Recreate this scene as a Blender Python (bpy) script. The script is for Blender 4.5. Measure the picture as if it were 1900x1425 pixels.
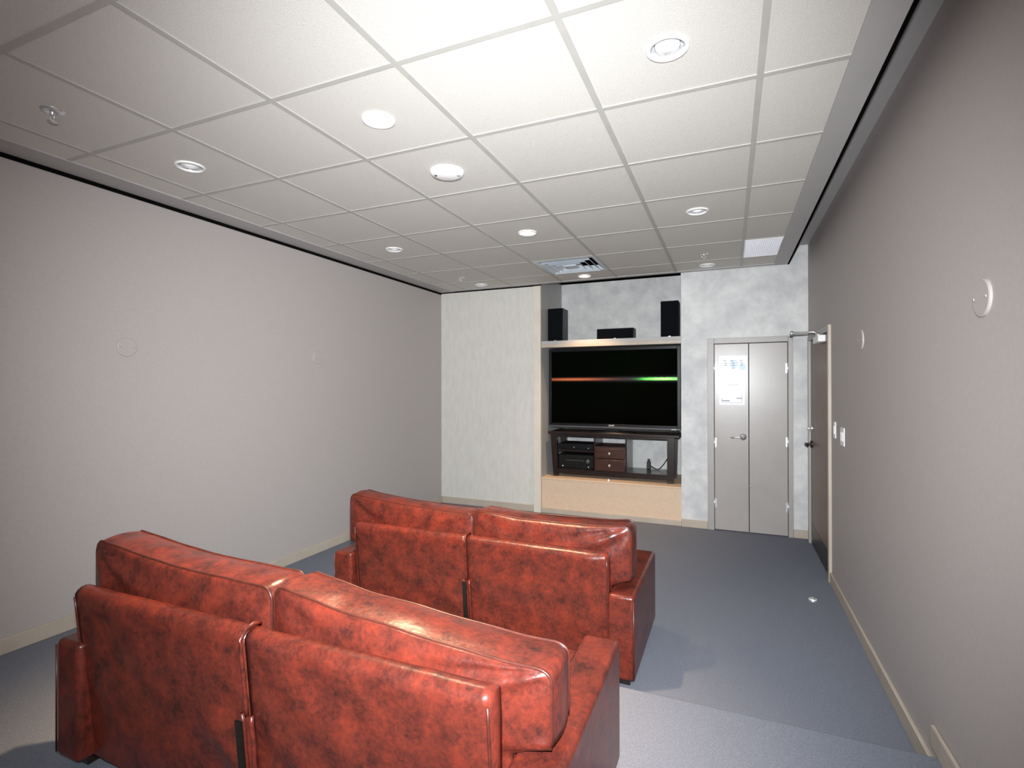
import bpy, bmesh, math, random
from mathutils import Vector, Matrix, noise

# ------------------------------------------------------------------ camera, light, exposure
scene = bpy.context.scene
col = scene.collection
for o in list(bpy.data.objects):
    bpy.data.objects.remove(o)

CAM = Vector((2.9389, -0.9502, 1.4547))
YAW, PITCH, ROLL, FPX = 0.40007, 0.00369, -0.00183, 953.477
fwd = Vector((-math.sin(YAW) * math.cos(PITCH), math.cos(YAW) * math.cos(PITCH), math.sin(PITCH)))
rgt = Vector((math.cos(YAW), math.sin(YAW), 0))
upv = rgt.cross(fwd)
r2 = math.cos(ROLL) * rgt + math.sin(ROLL) * upv
u2 = -math.sin(ROLL) * rgt + math.cos(ROLL) * upv
cd = bpy.data.cameras.new('camera')
cd.sensor_fit = 'HORIZONTAL'
cd.sensor_width = 36.0
cd.lens = FPX / 1900 * 36
cd.clip_start = 0.05
cam = bpy.data.objects.new('camera', cd)
col.objects.link(cam)
cam.matrix_world = Matrix(((r2.x, u2.x, -fwd.x, CAM.x), (r2.y, u2.y, -fwd.y, CAM.y), (r2.z, u2.z, -fwd.z, CAM.z), (0, 0, 0, 1)))
scene.camera = cam

scene.view_settings.view_transform = 'Standard'
scene.view_settings.look = 'None'
scene.view_settings.gamma = 1.0
scene.view_settings.use_curve_mapping = False
scene.view_settings.exposure = 0.76

world = bpy.data.worlds.new('world')
scene.world = world
world.use_nodes = True
world.node_tree.nodes['Background'].inputs[0].default_value = (0.9, 0.95, 1.0, 1)
world.node_tree.nodes['Background'].inputs[1].default_value = 0.0


def lamp(name, kind, loc, energy, color=(1, 1, 1), aim=None, radius=0.03, size=None, blend=0.6, parent=None):
    d = bpy.data.lights.new(name, kind)
    d.energy = energy
    d.color = color
    d.shadow_soft_size = radius
    if kind == 'SPOT':
        d.spot_size = size
        d.spot_blend = blend
    o = bpy.data.objects.new(name, d)
    col.objects.link(o)
    o.location = loc
    if aim is not None:
        o.rotation_euler = (Vector(aim) - Vector(loc)).to_track_quat('-Z', 'Y').to_euler()
    if parent is not None:
        o.parent = parent
    return o


# the photographer's flash a hand above the lens, plus two added fill spots
FLASH = CAM + Vector((0.02, -0.03, 0.15))
lamp('camera_flash', 'SPOT', FLASH, 595, (0.94, 0.975, 1.0), aim=FLASH + fwd * 3 + rgt * 0.06 + Vector((0.0, 0, -0.29)), radius=0.03, size=math.radians(108), blend=1.0)
lamp('fill_spot_ceiling', 'SPOT', FLASH, 40, (0.94, 0.975, 1.0), aim=Vector((0.3, 1.3, 2.62)), radius=0.05, size=math.radians(66), blend=1.0)  # added fill spot that brightens the left part of the ceiling
lamp('fill_spot_rear', 'SPOT', FLASH, 150, (0.94, 0.975, 1.0), aim=Vector((1.5, -3.2, 2.62)), radius=0.05, size=math.radians(110), blend=0.8)  # added fill spot, bounced off the ceiling and wall behind the camera

# ------------------------------------------------------------------ constants of the room
XL, XR, YB, YF = -0.38, 3.63, 4.63, -3.6
ZC = 2.62
PH, PY = 0.13, 1.33          # platform height and edge
TX, TY = 0.61, 0.597
NX0, NX1, NYB = 0.945, 2.48, 5.42   # niche

# ------------------------------------------------------------------ materials


def mat(name, c1, c2=None, scale=8.0, rough=0.6, bump=0.0, bscale=60.0, metal=0.0, spec=0.5, detail=4.0, lo=0.35, hi=0.65,
        stretch=None, emit=None, estr=0.0, coat=0.0, coat_rough=0.1, trans=0.0):
    m = bpy.data.materials.new(name)
    m.use_nodes = True
    nt = m.node_tree
    b = nt.nodes['Principled BSDF']
    b.inputs['Roughness'].default_value = rough
    b.inputs['Metallic'].default_value = metal
    b.inputs['Specular IOR Level'].default_value = spec
    b.inputs['Coat Weight'].default_value = coat
    b.inputs['Coat Roughness'].default_value = coat_rough
    b.inputs['Transmission Weight'].default_value = trans
    b.inputs['Base Color'].default_value = (*c1, 1)
    if emit:
        b.inputs['Emission Color'].default_value = (*emit, 1)
        b.inputs['Emission Strength'].default_value = estr
    tc = nt.nodes.new('ShaderNodeTexCoord')
    src = tc.outputs['Object']
    if stretch:
        mp = nt.nodes.new('ShaderNodeMapping')
        mp.inputs['Scale'].default_value = stretch
        nt.links.new(src, mp.inputs[0])
        src = mp.outputs[0]
    if c2:
        n = nt.nodes.new('ShaderNodeTexNoise')
        n.inputs['Scale'].default_value = scale
        n.inputs['Detail'].default_value = detail
        n.inputs['Roughness'].default_value = 0.6
        nt.links.new(src, n.inputs['Vector'])
        r = nt.nodes.new('ShaderNodeValToRGB')
        r.color_ramp.elements[0].position = lo
        r.color_ramp.elements[1].position = hi
        r.color_ramp.elements[0].color = (*c1, 1)
        r.color_ramp.elements[1].color = (*c2, 1)
        nt.links.new(n.outputs['Fac'], r.inputs[0])
        nt.links.new(r.outputs[0], b.inputs['Base Color'])
    if bump > 0:
        n2 = nt.nodes.new('ShaderNodeTexNoise')
        n2.inputs['Scale'].default_value = bscale
        n2.inputs['Detail'].default_value = 3.0
        nt.links.new(tc.outputs['Object'], n2.inputs['Vector'])
        bp = nt.nodes.new('ShaderNodeBump')
        bp.inputs['Strength'].default_value = bump
        bp.inputs['Distance'].default_value = 0.01
        nt.links.new(n2.outputs['Fac'], bp.inputs['Height'])
        nt.links.new(bp.outputs[0], b.inputs['Normal'])
    return m


def lin(r, g, b):
    f = lambda c: (c / 255 / 12.92) if c / 255 <= 0.04045 else ((c / 255 + 0.055) / 1.055) ** 2.4
    return (f(r), f(g), f(b))


M = {}
M['wall'] = mat('taupe_wall_vinyl', lin(172, 165, 163), lin(176, 169, 166), scale=60, rough=0.55, bump=0.03, bscale=260, spec=0.35)
M['taupe'] = mat('taupe_paint', lin(172, 170, 170), lin(176, 174, 173), scale=6, rough=0.5, spec=0.35)
M['plaster'] = mat('mottled_plaster', lin(192, 193, 194), lin(222, 222, 220), scale=5.5, rough=0.55, bump=0.10, bscale=18, detail=9, lo=0.36, hi=0.68)
M['cream'] = mat('cream_wallpaper', lin(206, 203, 196), lin(214, 211, 205), scale=22, rough=0.6, bump=0.08, bscale=180, stretch=(1, 1, 0.3))
M['stripe'] = mat('cream_trim_board', lin(214, 205, 192), lin(220, 211, 198), scale=9, rough=0.5)
M['base'] = mat('beige_baseboard', lin(178, 166, 152), lin(186, 174, 160), scale=5, rough=0.45)
M['carpet'] = mat('blue_grey_carpet', lin(114, 118, 130), lin(131, 135, 146), scale=160, rough=0.95, bump=0.5, bscale=420, spec=0.1, detail=6)
M['tile'] = mat('ceiling_tile_fibre', lin(200, 197, 191), lin(216, 213, 207), scale=230, rough=0.85, bump=0.25, bscale=300, spec=0.2, detail=4)
M['bar'] = mat('ceiling_grid_steel', lin(174, 172, 166), lin(180, 178, 172), scale=6, rough=0.5)
M['black'] = mat('black_void', (0.004, 0.004, 0.004), (0.006, 0.006, 0.006), rough=0.9, spec=0.0)
M['white'] = mat('white_enamel', lin(238, 238, 238), lin(244, 244, 244), scale=4, rough=0.35)
M['offwhite'] = mat('white_panel_perforated', lin(222, 222, 232), lin(244, 244, 250), scale=260, rough=0.6, detail=2)
M['vent'] = mat('pale_vent_enamel', lin(196, 205, 214), lin(206, 214, 222), scale=6, rough=0.35, metal=0.1)
M['chrome'] = mat('brushed_chrome', (0.72, 0.73, 0.75), (0.82, 0.83, 0.85), scale=30, rough=0.34, metal=0.85)
M['darkmetal'] = mat('dark_bronze_metal', (0.05, 0.045, 0.04), (0.07, 0.06, 0.055), scale=20, rough=0.35, metal=0.9)
M['doorgrey'] = mat('grey_painted_door', lin(164, 158, 154), lin(170, 164, 160), scale=3, rough=0.33, bump=0.03, bscale=14, spec=0.35, coat=0.22, coat_rough=0.25)
M['framegrey'] = mat('grey_door_frame', lin(162, 157, 154), lin(168, 163, 160), scale=4, rough=0.4)
M['doorwood'] = mat('brown_wood_veneer', lin(96, 70, 56), lin(130, 102, 84), scale=7, rough=0.4, stretch=(9, 9, 0.5), detail=7, lo=0.3, hi=0.7)
M['espresso'] = mat('espresso_wood', lin(24, 14, 12), lin(38, 23, 20), scale=6, rough=0.3, stretch=(0.6, 8, 8), coat=0.3)
M['drawer'] = mat('reddish_drawer_wood', lin(46, 23, 16), lin(68, 36, 25), scale=5, rough=0.35, stretch=(0.7, 8, 8), coat=0.3)
M['plinth'] = mat('tan_plinth_paint', lin(212, 184, 158), lin(218, 190, 164), scale=30, rough=0.55, bump=0.05, bscale=120)
M['tvcase'] = mat('glossy_charcoal_plastic', (0.005, 0.005, 0.006), (0.008, 0.008, 0.010), scale=6, rough=0.35, spec=0.25)
M['tvrim'] = mat('grey_bezel_strip', (0.06, 0.065, 0.075), (0.075, 0.08, 0.09), scale=6, rough=0.3)
M['elec'] = mat('black_equipment_plastic', (0.003, 0.003, 0.003), (0.006, 0.006, 0.006), scale=20, rough=0.5, spec=0.2)
M['grille'] = mat('black_speaker_cloth', (0.002, 0.0025, 0.004), (0.005, 0.006, 0.009), scale=300, rough=0.9, bump=0.3, bscale=500, spec=0.1)
M['spkcase'] = mat('black_ash_vinyl', (0.012, 0.013, 0.016), (0.022, 0.024, 0.028), scale=12, rough=0.45, stretch=(8, 8, 0.8))
M['paper'] = mat('white_paper', lin(240, 241, 244), lin(247, 247, 249), scale=3, rough=0.35)
M['print_blue'] = mat('pale_blue_print', lin(196, 218, 232), lin(206, 226, 238), scale=6, rough=0.4)
M['print_grey'] = mat('grey_print', lin(98, 108, 124), lin(120, 128, 142), scale=60, rough=0.4)
M['lampoff'] = mat('frosted_lamp_glass', lin(232, 234, 236), lin(240, 241, 242), scale=30, rough=0.15)
M['lampon'] = mat('glowing_lamp', (1, 0.9, 0.75), rough=0.5, emit=(1.0, 0.80, 0.55), estr=30)
M['reflector'] = mat('satin_reflector', lin(210, 212, 214), lin(226, 227, 228), scale=8, rough=0.25, metal=0.6)
M['cable'] = mat('black_cable', (0.008, 0.008, 0.008), (0.014, 0.014, 0.014), rough=0.5)


def leather():
    m = bpy.data.materials.new('oxblood_leather')
    m.use_nodes = True
    nt = m.node_tree
    L = nt.links
    b = nt.nodes['Principled BSDF']
    tc = nt.nodes.new('ShaderNodeTexCoord')

    def nz(scale, det, rgh=0.6):
        n = nt.nodes.new('ShaderNodeTexNoise')
        n.inputs['Scale'].default_value = scale
        n.inputs['Detail'].default_value = det
        n.inputs['Roughness'].default_value = rgh
        L.new(tc.outputs['Object'], n.inputs['Vector'])
        return n
    n1, n2 = nz(12, 9, 0.72), nz(70, 5, 0.75)
    mx = nt.nodes.new('ShaderNodeMix')
    mx.data_type = 'FLOAT'
    mx.inputs[0].default_value = 0.35
    L.new(n1.outputs['Fac'], mx.inputs[2])
    L.new(n2.outputs['Fac'], mx.inputs[3])
    r = nt.nodes.new('ShaderNodeValToRGB')
    e = r.color_ramp.elements
    e[0].position, e[0].color = 0.36, (0.026, 0.009, 0.008, 1)
    e[1].position, e[1].color = 0.74, (0.220, 0.030, 0.015, 1)
    k = e.new(0.5)
    k.color = (0.098, 0.018, 0.012, 1)
    L.new(mx.outputs[0], r.inputs[0])
    L.new(r.outputs[0], b.inputs['Base Color'])
    rr = nt.nodes.new('ShaderNodeMapRange')
    rr.inputs[3].default_value, rr.inputs[4].default_value = 0.24, 0.38
    L.new(n2.outputs['Fac'], rr.inputs[0])
    L.new(rr.outputs[0], b.inputs['Roughness'])
    n3, n4 = nz(420, 2), nz(16, 3)
    ad = nt.nodes.new('ShaderNodeMath')
    ad.operation = 'MULTIPLY_ADD'
    ad.inputs[1].default_value = 0.05
    L.new(n3.outputs['Fac'], ad.inputs[0])
    L.new(n4.outputs['Fac'], ad.inputs[2])
    bp = nt.nodes.new('ShaderNodeBump')
    bp.inputs['Strength'].default_value = 0.13
    bp.inputs['Distance'].default_value = 0.02
    L.new(ad.outputs[0], bp.inputs['Height'])
    L.new(bp.outputs[0], b.inputs['Normal'])
    b.inputs['Specular IOR Level'].default_value = 0.36
    return m


M['leather'] = leather()
M['welt'] = mat('dark_leather_welt', (0.05, 0.012, 0.009), (0.08, 0.018, 0.012), scale=30, rough=0.35)


def screen_mat():
    """black panel whose pixel grating smears a lamp's reflection sideways, each colour at its own angle"""
    m = bpy.data.materials.new('television_screen')
    m.use_nodes = True
    nt = m.node_tree
    b = nt.nodes['Principled BSDF']
    b.inputs['Base Color'].default_value = (0.0012, 0.0012, 0.0012, 1)
    b.inputs['Roughness'].default_value = 0.5
    b.inputs['Specular IOR Level'].default_value = 0.0
    t = nt.nodes.new('ShaderNodeTangent')
    t.direction_type = 'UV_MAP'
    last = b.outputs[0]
    for (c, tilt, r, an) in (((0.00040, 0.00040, 0.00046), 0.0, 0.155, -0.86), ((0.00055, 0.00013, 0.00005), 0.29, 0.09, -0.86), ((0.0003, 0.0022, 0.00015), 0.115, 0.06, -0.86)):
        g = nt.nodes.new('ShaderNodeBsdfAnisotropic')
        g.distribution = 'BECKMANN'
        g.inputs['Color'].default_value = (*c, 1)
        g.inputs['Roughness'].default_value = r
        g.inputs['Anisotropy'].default_value = an
        nt.links.new(t.outputs[0], g.inputs['Tangent'])
        if tilt:
            v = nt.nodes.new('ShaderNodeCombineXYZ')
            k = math.hypot(tilt, 1)
            v.inputs[0].default_value, v.inputs[1].default_value = tilt / k, -1 / k
            nt.links.new(v.outputs[0], g.inputs['Normal'])
        a = nt.nodes.new('ShaderNodeAddShader')
        nt.links.new(last, a.inputs[0])
        nt.links.new(g.outputs[0], a.inputs[1])
        last = a.outputs[0]
    nt.links.new(last, nt.nodes['Material Output'].inputs[0])
    return m


M['screen'] = screen_mat()

# ------------------------------------------------------------------ mesh helpers


class MB:
    def __init__(self):
        self.v, self.f, self.smooth = [], [], []

    def add(self, verts, faces, smooth=False):
        k = len(self.v)
        self.v += [tuple(p) for p in verts]
        self.f += [tuple(i + k for i in f) for f in faces]
        self.smooth += [smooth] * len(faces)
        return self

    def box(self, x0, x1, y0, y1, z0, z1, bev=0.0, seg=2):
        bm = bmesh.new()
        bmesh.ops.create_cube(bm, size=1)
        for q in bm.verts:
            q.co = Vector(((x0 + x1) / 2 + q.co.x * (x1 - x0), (y0 + y1) / 2 + q.co.y * (y1 - y0), (z0 + z1) / 2 + q.co.z * (z1 - z0)))
        if bev > 0:
            bmesh.ops.bevel(bm, geom=list(bm.edges), offset=bev, segments=seg, profile=0.5, affect='EDGES')
        bm.normal_update()
        bm.verts.index_update()
        flat = [max(abs(f.normal.x), abs(f.normal.y), abs(f.normal.z)) > 0.999 for f in bm.faces]
        k = len(self.smooth)
        self.take(bm, bev > 0)
        for n_, fl_ in enumerate(flat):
            if fl_:
                self.smooth[k + n_] = False
        return self

    def take(self, bm, smooth):
        bm.verts.ensure_lookup_table()
        bm.verts.index_update()
        self.add([tuple(q.co) for q in bm.verts], [[q.index for q in f.verts] for f in bm.faces], smooth)
        bm.free()

    def lathe(self, prof, seg=32, c=(0, 0, 0), axis='z', smooth=True, close=False):
        vs, fs = [], []
        n = len(prof)
        for i in range(seg):
            a = 2 * math.pi * i / seg
            for (r, h) in prof:
                p = (r * math.cos(a), r * math.sin(a), h)
                if axis == 'x':
                    p = (p[2], p[0], p[1])
                elif axis == 'y':
                    p = (p[1], p[2], p[0])
                vs.append((p[0] + c[0], p[1] + c[1], p[2] + c[2]))
        for i in range(seg):
            j = (i + 1) % seg
            for k in range(n - 1 + (1 if close else 0)):
                k2 = (k + 1) % n
                fs.append((i * n + k, j * n + k, j * n + k2, i * n + k2))
        return self.add(vs, fs, smooth)

    def tube(self, pts, r, seg=8, closed=False):
        pts = [Vector(p) for p in pts]
        n = len(pts)
        vs, fs = [], []
        for i, p in enumerate(pts):
            a = pts[(i - 1) % n] if (closed or i > 0) else p
            b = pts[(i + 1) % n] if (closed or i < n - 1) else p
            t = (b - a).normalized()
            s = t.cross(Vector((0.13, 0.27, 0.95)))
            if s.length < 1e-4:
                s = t.cross(Vector((1, 0, 0)))
            s.normalize()
            w = t.cross(s)
            for k in range(seg):
                q = 2 * math.pi * k / seg
                vs.append(p + r * (math.cos(q) * s + math.sin(q) * w))
        for i in range(n if closed else n - 1):
            j = (i + 1) % n
            for k in range(seg):
                k2 = (k + 1) % seg
                fs.append((i * seg + k, i * seg + k2, j * seg + k2, j * seg + k))
        if not closed:
            fs.append(tuple(range(seg)))
            fs.append(tuple((n - 1) * seg + k for k in reversed(range(seg))))
        return self.add(vs, fs, True)

    def build(self, name, material, parent=None, loc=(0, 0, 0), rot=(0, 0, 0)):
        me = bpy.data.meshes.new(name)
        me.from_pydata(self.v, [], self.f)
        bm = bmesh.new()
        bm.from_mesh(me)
        bmesh.ops.recalc_face_normals(bm, faces=bm.faces)
        bm.to_mesh(me)
        bm.free()
        for p, s in zip(me.polygons, self.smooth):
            p.use_smooth = s
        me.materials.append(material)
        o = bpy.data.objects.new(name, me)
        col.objects.link(o)
        o.location = loc
        o.rotation_euler = rot
        if parent is not None:
            o.parent = parent
        return o


def tag(o, label, cat, group=None):
    o['label'] = label
    o['category'] = cat
    if group:
        o['group'] = group
    return o


def struct(o, label=None, cat=None):
    o['kind'] = 'structure'
    if label:
        o['label'] = label
    if cat:
        o['category'] = cat
    return o


def empty(name, loc, rz=0.0):
    o = bpy.data.objects.new(name, None)
    col.objects.link(o)
    o.location = loc
    o.rotation_euler = (0, 0, rz)
    o.empty_display_size = 0.1
    return o


def link_mesh(name, me, parent, loc=(0, 0, 0), rot=(0, 0, 0)):
    o = bpy.data.objects.new(name, me)
    col.objects.link(o)
    o.location = loc
    o.rotation_euler = rot
    o.parent = parent
    return o


# ------------------------------------------------------------------ the setting
fl = MB().box(XL - 0.1, XR + 0.1, PY - 0.05, NYB + 0.1, -0.1, 0.0)
struct(fl.build('floor', M['carpet']), 'blue-grey carpeted floor at the lower level before the television niche', 'floor')
struct(MB().box(XL, XR, YF, PY, -0.1, PH, 0.008).build('floor_platform', M['carpet']), 'raised blue-grey carpeted platform under the nearer loveseat', 'floor')

struct(MB().box(XL - 0.12, XL, YF, YB + 0.1, -0.1, 2.9).build('wall_left', M['wall']), 'long plain taupe wall on the left with two round cover plates', 'wall')
DY0, DY1, DZ = 3.45, 4.53, 1.905        # wooden door opening in the right wall
wr = MB().box(XR, XR + 0.12, YF, DY0, -0.1, 2.9).box(XR, XR + 0.12, DY1, YB + 0.1, -0.1, 2.9).box(XR, XR + 0.12, DY0, DY1, DZ, 2.9)
wr.box(XR + 0.12, XR + 0.16, DY0 - 0.1, DY1 + 0.1, -0.1, DZ + 0.1)
struct(wr.build('wall_right', M['wall']), 'long plain taupe wall on the right beside the brown door', 'wall')
struct(MB().box(XL - 0.1, XR + 0.1, YF - 0.12, YF, -0.1, 2.9).build('wall_front', M['cream']), 'cream end wall behind the photographer', 'wall')
struct(MB().box(XL - 0.1, 0.86, YB, YB + 0.12, -0.1, 2.9).build('wall_back', M['cream']), 'cream wallpapered end wall left of the television niche', 'wall')
CX0, CX1, CZ = 2.735, 3.50, 1.93          # closet frame outer
wb = MB().box(NX1, CX0, YB, YB + 0.12, -0.1, 2.9).box(CX1, XR + 0.1, YB, YB + 0.12, -0.1, 2.9).box(CX0, CX1, YB, YB + 0.12, CZ, 2.9)
wb.box(CX0 - 0.05, CX1 + 0.05, YB + 0.12, YB + 0.16, -0.1, CZ + 0.1)
wb.box(NX1, NX1 + 0.1, YB + 0.12, NYB + 0.1, -0.1, 2.9)
struct(wb.build('wall_back_closet', M['plaster']), 'mottled grey plaster end wall around the closet double door', 'wall')
struct(MB().box(NX0 - 0.1, NX1 + 0.1, NYB, NYB + 0.1, -0.1, 2.9).build('wall_niche_back', M['plaster']), 'mottled grey plaster at the back of the television niche', 'wall')
struct(MB().box(0.86, NX0, YB + 0.0, NYB, -0.1, 2.9).build('wall_niche_left', M['taupe']), 'taupe left return of the television niche', 'wall')
struct(MB().box(0.858, NX0 - 0.001, YB - 0.022, YB - 0.0005, 0, 2.605, 0.002).build('trim_1', M['stripe']), 'narrow cream board edging the left side of the niche', 'trim')

# baseboards
BH = 0.08


def baseboard(name, x0, x1, y0, y1, z0, label):
    return struct(MB().box(x0, x1, y0, y1, z0, z0 + BH, 0.004).build(name, M['base']), label, 'baseboard')


baseboard('baseboard_left', XL, XL + 0.014, PY, YB, 0, 'beige baseboard along the lower left wall')
baseboard('baseboard_left_platform', XL, XL + 0.014, YF, PY, PH, 'beige baseboard along the left wall above the platform')
baseboard('baseboard_right', XR - 0.016, XR, PY, DY0 - 0.004, 0, 'beige baseboard along the right wall below the brown door jamb')
baseboard('baseboard_right_platform', XR - 0.016, XR, YF, PY + 0.06, PH, 'beige baseboard at the step-up on the right platform wall')
baseboard('baseboard_back', XL + 0.014, 0.857, YB - 0.014, YB, 0, 'grey-beige baseboard under the cream wallpapered wall')
baseboard('baseboard_back_closet', NX1 + 0.001, CX0 - 0.001, YB - 0.014, YB, 0, 'beige baseboard between the niche and the closet door')
baseboard('baseboard_back_corner', CX1 + 0.001, XR - 0.001, YB - 0.014, YB, 0, 'short beige baseboard between closet door and right corner')

# ceiling: backing board with tiles and grid bars
CX_IN0, CX_IN1, CY_IN1 = -0.205, 3.35, 4.555
ceil = MB().box(XL - 0.1, 3.46, YF, 4.70, ZC + 0.07, ZC + 0.12)
ceiling = struct(ceil.build('ceiling', M['black']), 'suspended ceiling of square off-white tiles in a grey grid', 'ceiling')
R_HOLE = 0.058


def tile_mesh(x0, x1, y0, y1, hole=None):
    mb = MB()
    zb, zt = 0.0, 0.014
    if hole is None:
        mb.box(x0, x1, y0, y1, zb, zt)
    else:
        cx, cy = hole
        N = 32
        ins, outs = [], []
        for i in range(N):
            a = 2 * math.pi * (i + 0.5) / N
            c, s = math.cos(a), math.sin(a)
            ins.append((cx + R_HOLE * c, cy + R_HOLE * s))
            tx = ((x1 - cx) if c > 0 else (x0 - cx)) / c if abs(c) > 1e-9 else 1e9
            ty = ((y1 - cy) if s > 0 else (y0 - cy)) / s if abs(s) > 1e-9 else 1e9
            t = min(tx, ty)
            outs.append((cx + t * c, cy + t * s))
        vs = [(p[0], p[1], zb) for p in ins] + [(p[0], p[1], zb) for p in outs]
        vs += [(p[0], p[1], zt) for p in ins] + [(x0, y0, zb), (x1, y0, zb), (x1, y1, zb), (x0, y1, zb)]
        fs = []
        for i in range(N):
            j = (i + 1) % N
            fs.append((i, j, N + j, N + i))
            fs.append((j, i, 2 * N + i, 2 * N + j))
        # corner triangles
        corners = [(x0, y0), (x1, y0), (x1, y1), (x0, y1)]
        for ci, (qx, qy) in enumerate(corners):
            for i in range(N):
                j = (i + 1) % N
                a, b = outs[i], outs[j]
                if abs(a[0] - b[0]) > 1e-6 and abs(a[1] - b[1]) > 1e-6:
                    if (abs(a[0] - qx) < 1e-6 or abs(a[1] - qy) < 1e-6) and (abs(b[0] - qx) < 1e-6 or abs(b[1] - qy) < 1e-6):
                        fs.append((N + i, N + j, 3 * N + ci))
        mb.add(vs, fs)
    return mb


xs = [CX_IN0] + [i * TX for i in range(6)] + [CX_IN1]
ys = [YF] + [j * TY for j in range(-6, 8)] + [CY_IN1]
LX = [0.305, 1.525, 2.745]
LY = [0.895, 2.70, 4.375]
cache = {}
for a in range(len(xs) - 1):
    for b in range(len(ys) - 1):
        x0, x1, y0, y1 = xs[a], xs[a + 1], ys[b], ys[b + 1]
        if a == 3 and abs(y0 - 6 * TY) < 1e-6:
            continue      # air diffuser sits here
        if a == len(xs) - 2 and abs(y0 - 6 * TY) < 1e-6:
            continue      # white panel sits here
        hole = None
        for lx in LX:
            for ly in LY:
                if x0 < lx < x1 and y0 < ly < y1:
                    hole = (round(lx - x0, 4), round(ly - y0, 4))
        key = (round(x1 - x0, 4), round(y1 - y0, 4), hole)
        if key not in cache:
            o = tile_mesh(0.001, key[0] - 0.001, 0.001, key[1] - 0.001, hole).build('ceiling_tile', M['tile'], ceiling, (x0, y0, ZC + 0.004))
            cache[key] = o.data
        else:
            link_mesh('ceiling_tile', cache[key], ceiling, (x0, y0, ZC + 0.004))
for i in range(6):
    MB().box(-0.012, 0.012, YF, CY_IN1, 0, 0.006).build('grid_bar', M['bar'], ceiling, (i * TX, 0, ZC))
crossbar = None
for j in range(-6, 8):
    if crossbar is None:
        crossbar = MB().box(CX_IN0, CX_IN1, -0.0115, 0.0115, 0, 0.005).build('grid_bar', M['bar'], ceiling, (0, j * TY, ZC + 0.0005)).data
    else:
        link_mesh('grid_bar', crossbar, ceiling, (0, j * TY, ZC + 0.0005))

# painted border of the ceiling with the dark reveal round it
struct(MB().box(XL + 0.008, CX_IN0 + 0.01, YF, 4.612, ZC - 0.004, ZC + 0.07).build('trim_2', M['taupe']), 'taupe painted border of the ceiling along the left wall', 'trim')
struct(MB().box(XL, XL + 0.006, YF, 4.624, ZC - 0.026, ZC + 0.07).build('trim_3', M['black']), 'black strip standing in for the shaded gap between left wall and ceiling border', 'trim')  # solid black strip on the wall; shade of the gap given as colour
struct(MB().box(CX_IN1 - 0.01, 3.455, YF, 4.612, ZC - 0.004, ZC + 0.07).build('trim_4', M['taupe']), 'wide taupe painted border of the ceiling near the right wall', 'trim')
struct(MB().box(3.456, 3.472, YF, 4.628, ZC - 0.003, 2.79).build('trim_5', M['black']), 'black reveal strip on the right edge of the dropped ceiling', 'trim')
struct(MB().box(CX_IN0 + 0.01, CX_IN1 - 0.01, CY_IN1 - 0.01, 4.606, ZC - 0.003, ZC + 0.07).build('trim_6', M['taupe']), 'thin taupe border of the ceiling along the end wall', 'trim')
struct(MB().box(XL + 0.006, NX0, 4.624, 4.6295, ZC - 0.014, ZC + 0.07).build('trim_7', M['black']), 'thin black strip standing in for the shaded gap above the end wall', 'trim')  # gap's shade put in as a thin black strip
struct(MB().box(NX0, NX1, 4.64, NYB, 2.757, 2.86).build('ceiling_niche', M['black']), 'black slab standing in for the dark void above the television niche', 'ceiling')  # black slab in place of the unlit void over the niche
struct(MB().box(3.40, XR + 0.1, YF, YB + 0.1, 2.79, 2.85).build('ceiling_right', M['taupe']), 'narrow raised taupe ceiling strip above the right wall', 'ceiling')

# ------------------------------------------------------------------ closet double door
d1 = struct(empty('door_1', (0, YB, 0)), 'grey double closet door in a grey frame right of the niche', 'door')
FR = 0.062
MB().box(CX0, CX0 + FR, -0.02, 0.1, 0, CZ, 0.003).build('door_frame', M['framegrey'], d1)
MB().box(CX1 - FR + 0.02, CX1, -0.02, 0.1, 0, CZ, 0.003).build('door_frame', M['framegrey'], d1)
MB().box(CX0 + FR, CX1 - FR + 0.02, -0.02, 0.1, CZ - 0.055, CZ, 0.003).build('door_frame', M['framegrey'], d1)
ox0, ox1 = CX0 + FR, CX1 - FR + 0.02
mid = 3.116
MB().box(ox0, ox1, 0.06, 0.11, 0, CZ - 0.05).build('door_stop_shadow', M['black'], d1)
lf = MB().box(ox0 + 0.004, mid - 0.003, -0.004, 0.045, 0.008, CZ - 0.06, 0.002).build('door_leaf', M['doorgrey'], d1)
rf = MB().box(mid + 0.003, ox1 - 0.004, -0.004, 0.045, 0.008, CZ - 0.06, 0.002).build('door_leaf', M['doorgrey'], d1)
hinge = MB().lathe([(0.0, 0), (0.007, 0), (0.007, 0.1), (0.0, 0.1)], 12).box(-0.018, 0.018, 0.004, 0.010, 0.004, 0.096)
hm = None
for x, lst in ((ox0 + 0.002, (0.22, 0.83, 1.58)), (ox1 - 0.002, (0.23, 0.86, 1.57))):
    for z in lst:
        if hm is None:
            hm = hinge.build('hinge', M['chrome'], d1, (x, -0.012, z)).data
        else:
            link_mesh('hinge', hm, d1, (x, -0.012, z))
hd = MB().lathe([(0.0, -0.012), (0.030, -0.012), (0.033, -0.004), (0.033, 0.0)], 24, axis='y').build('lever_handle', M['chrome'], lf, (3.062, -0.004, 0.945))
hd['label'] = 'chrome lever handle with round rose'
hl = MB().lathe([(0.0, -0.055), (0.013, -0.055), (0.013, -0.010), (0.016, -0.008)], 16, axis='y')
hl.tube([(0.0, -0.048, 0), (-0.03, -0.050, 0.0), (-0.07, -0.050, -0.003), (-0.11, -0.042, -0.008)], 0.0085, 10)
hl.build('lever_handle', M['chrome'], lf, (3.062, -0.004, 0.945))
MB().lathe([(0.0, -0.003), (0.008, -0.003), (0.008, 0)], 12, axis='y').build('latch', M['chrome'], rf, (3.124, -0.004, 0.46))

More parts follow.
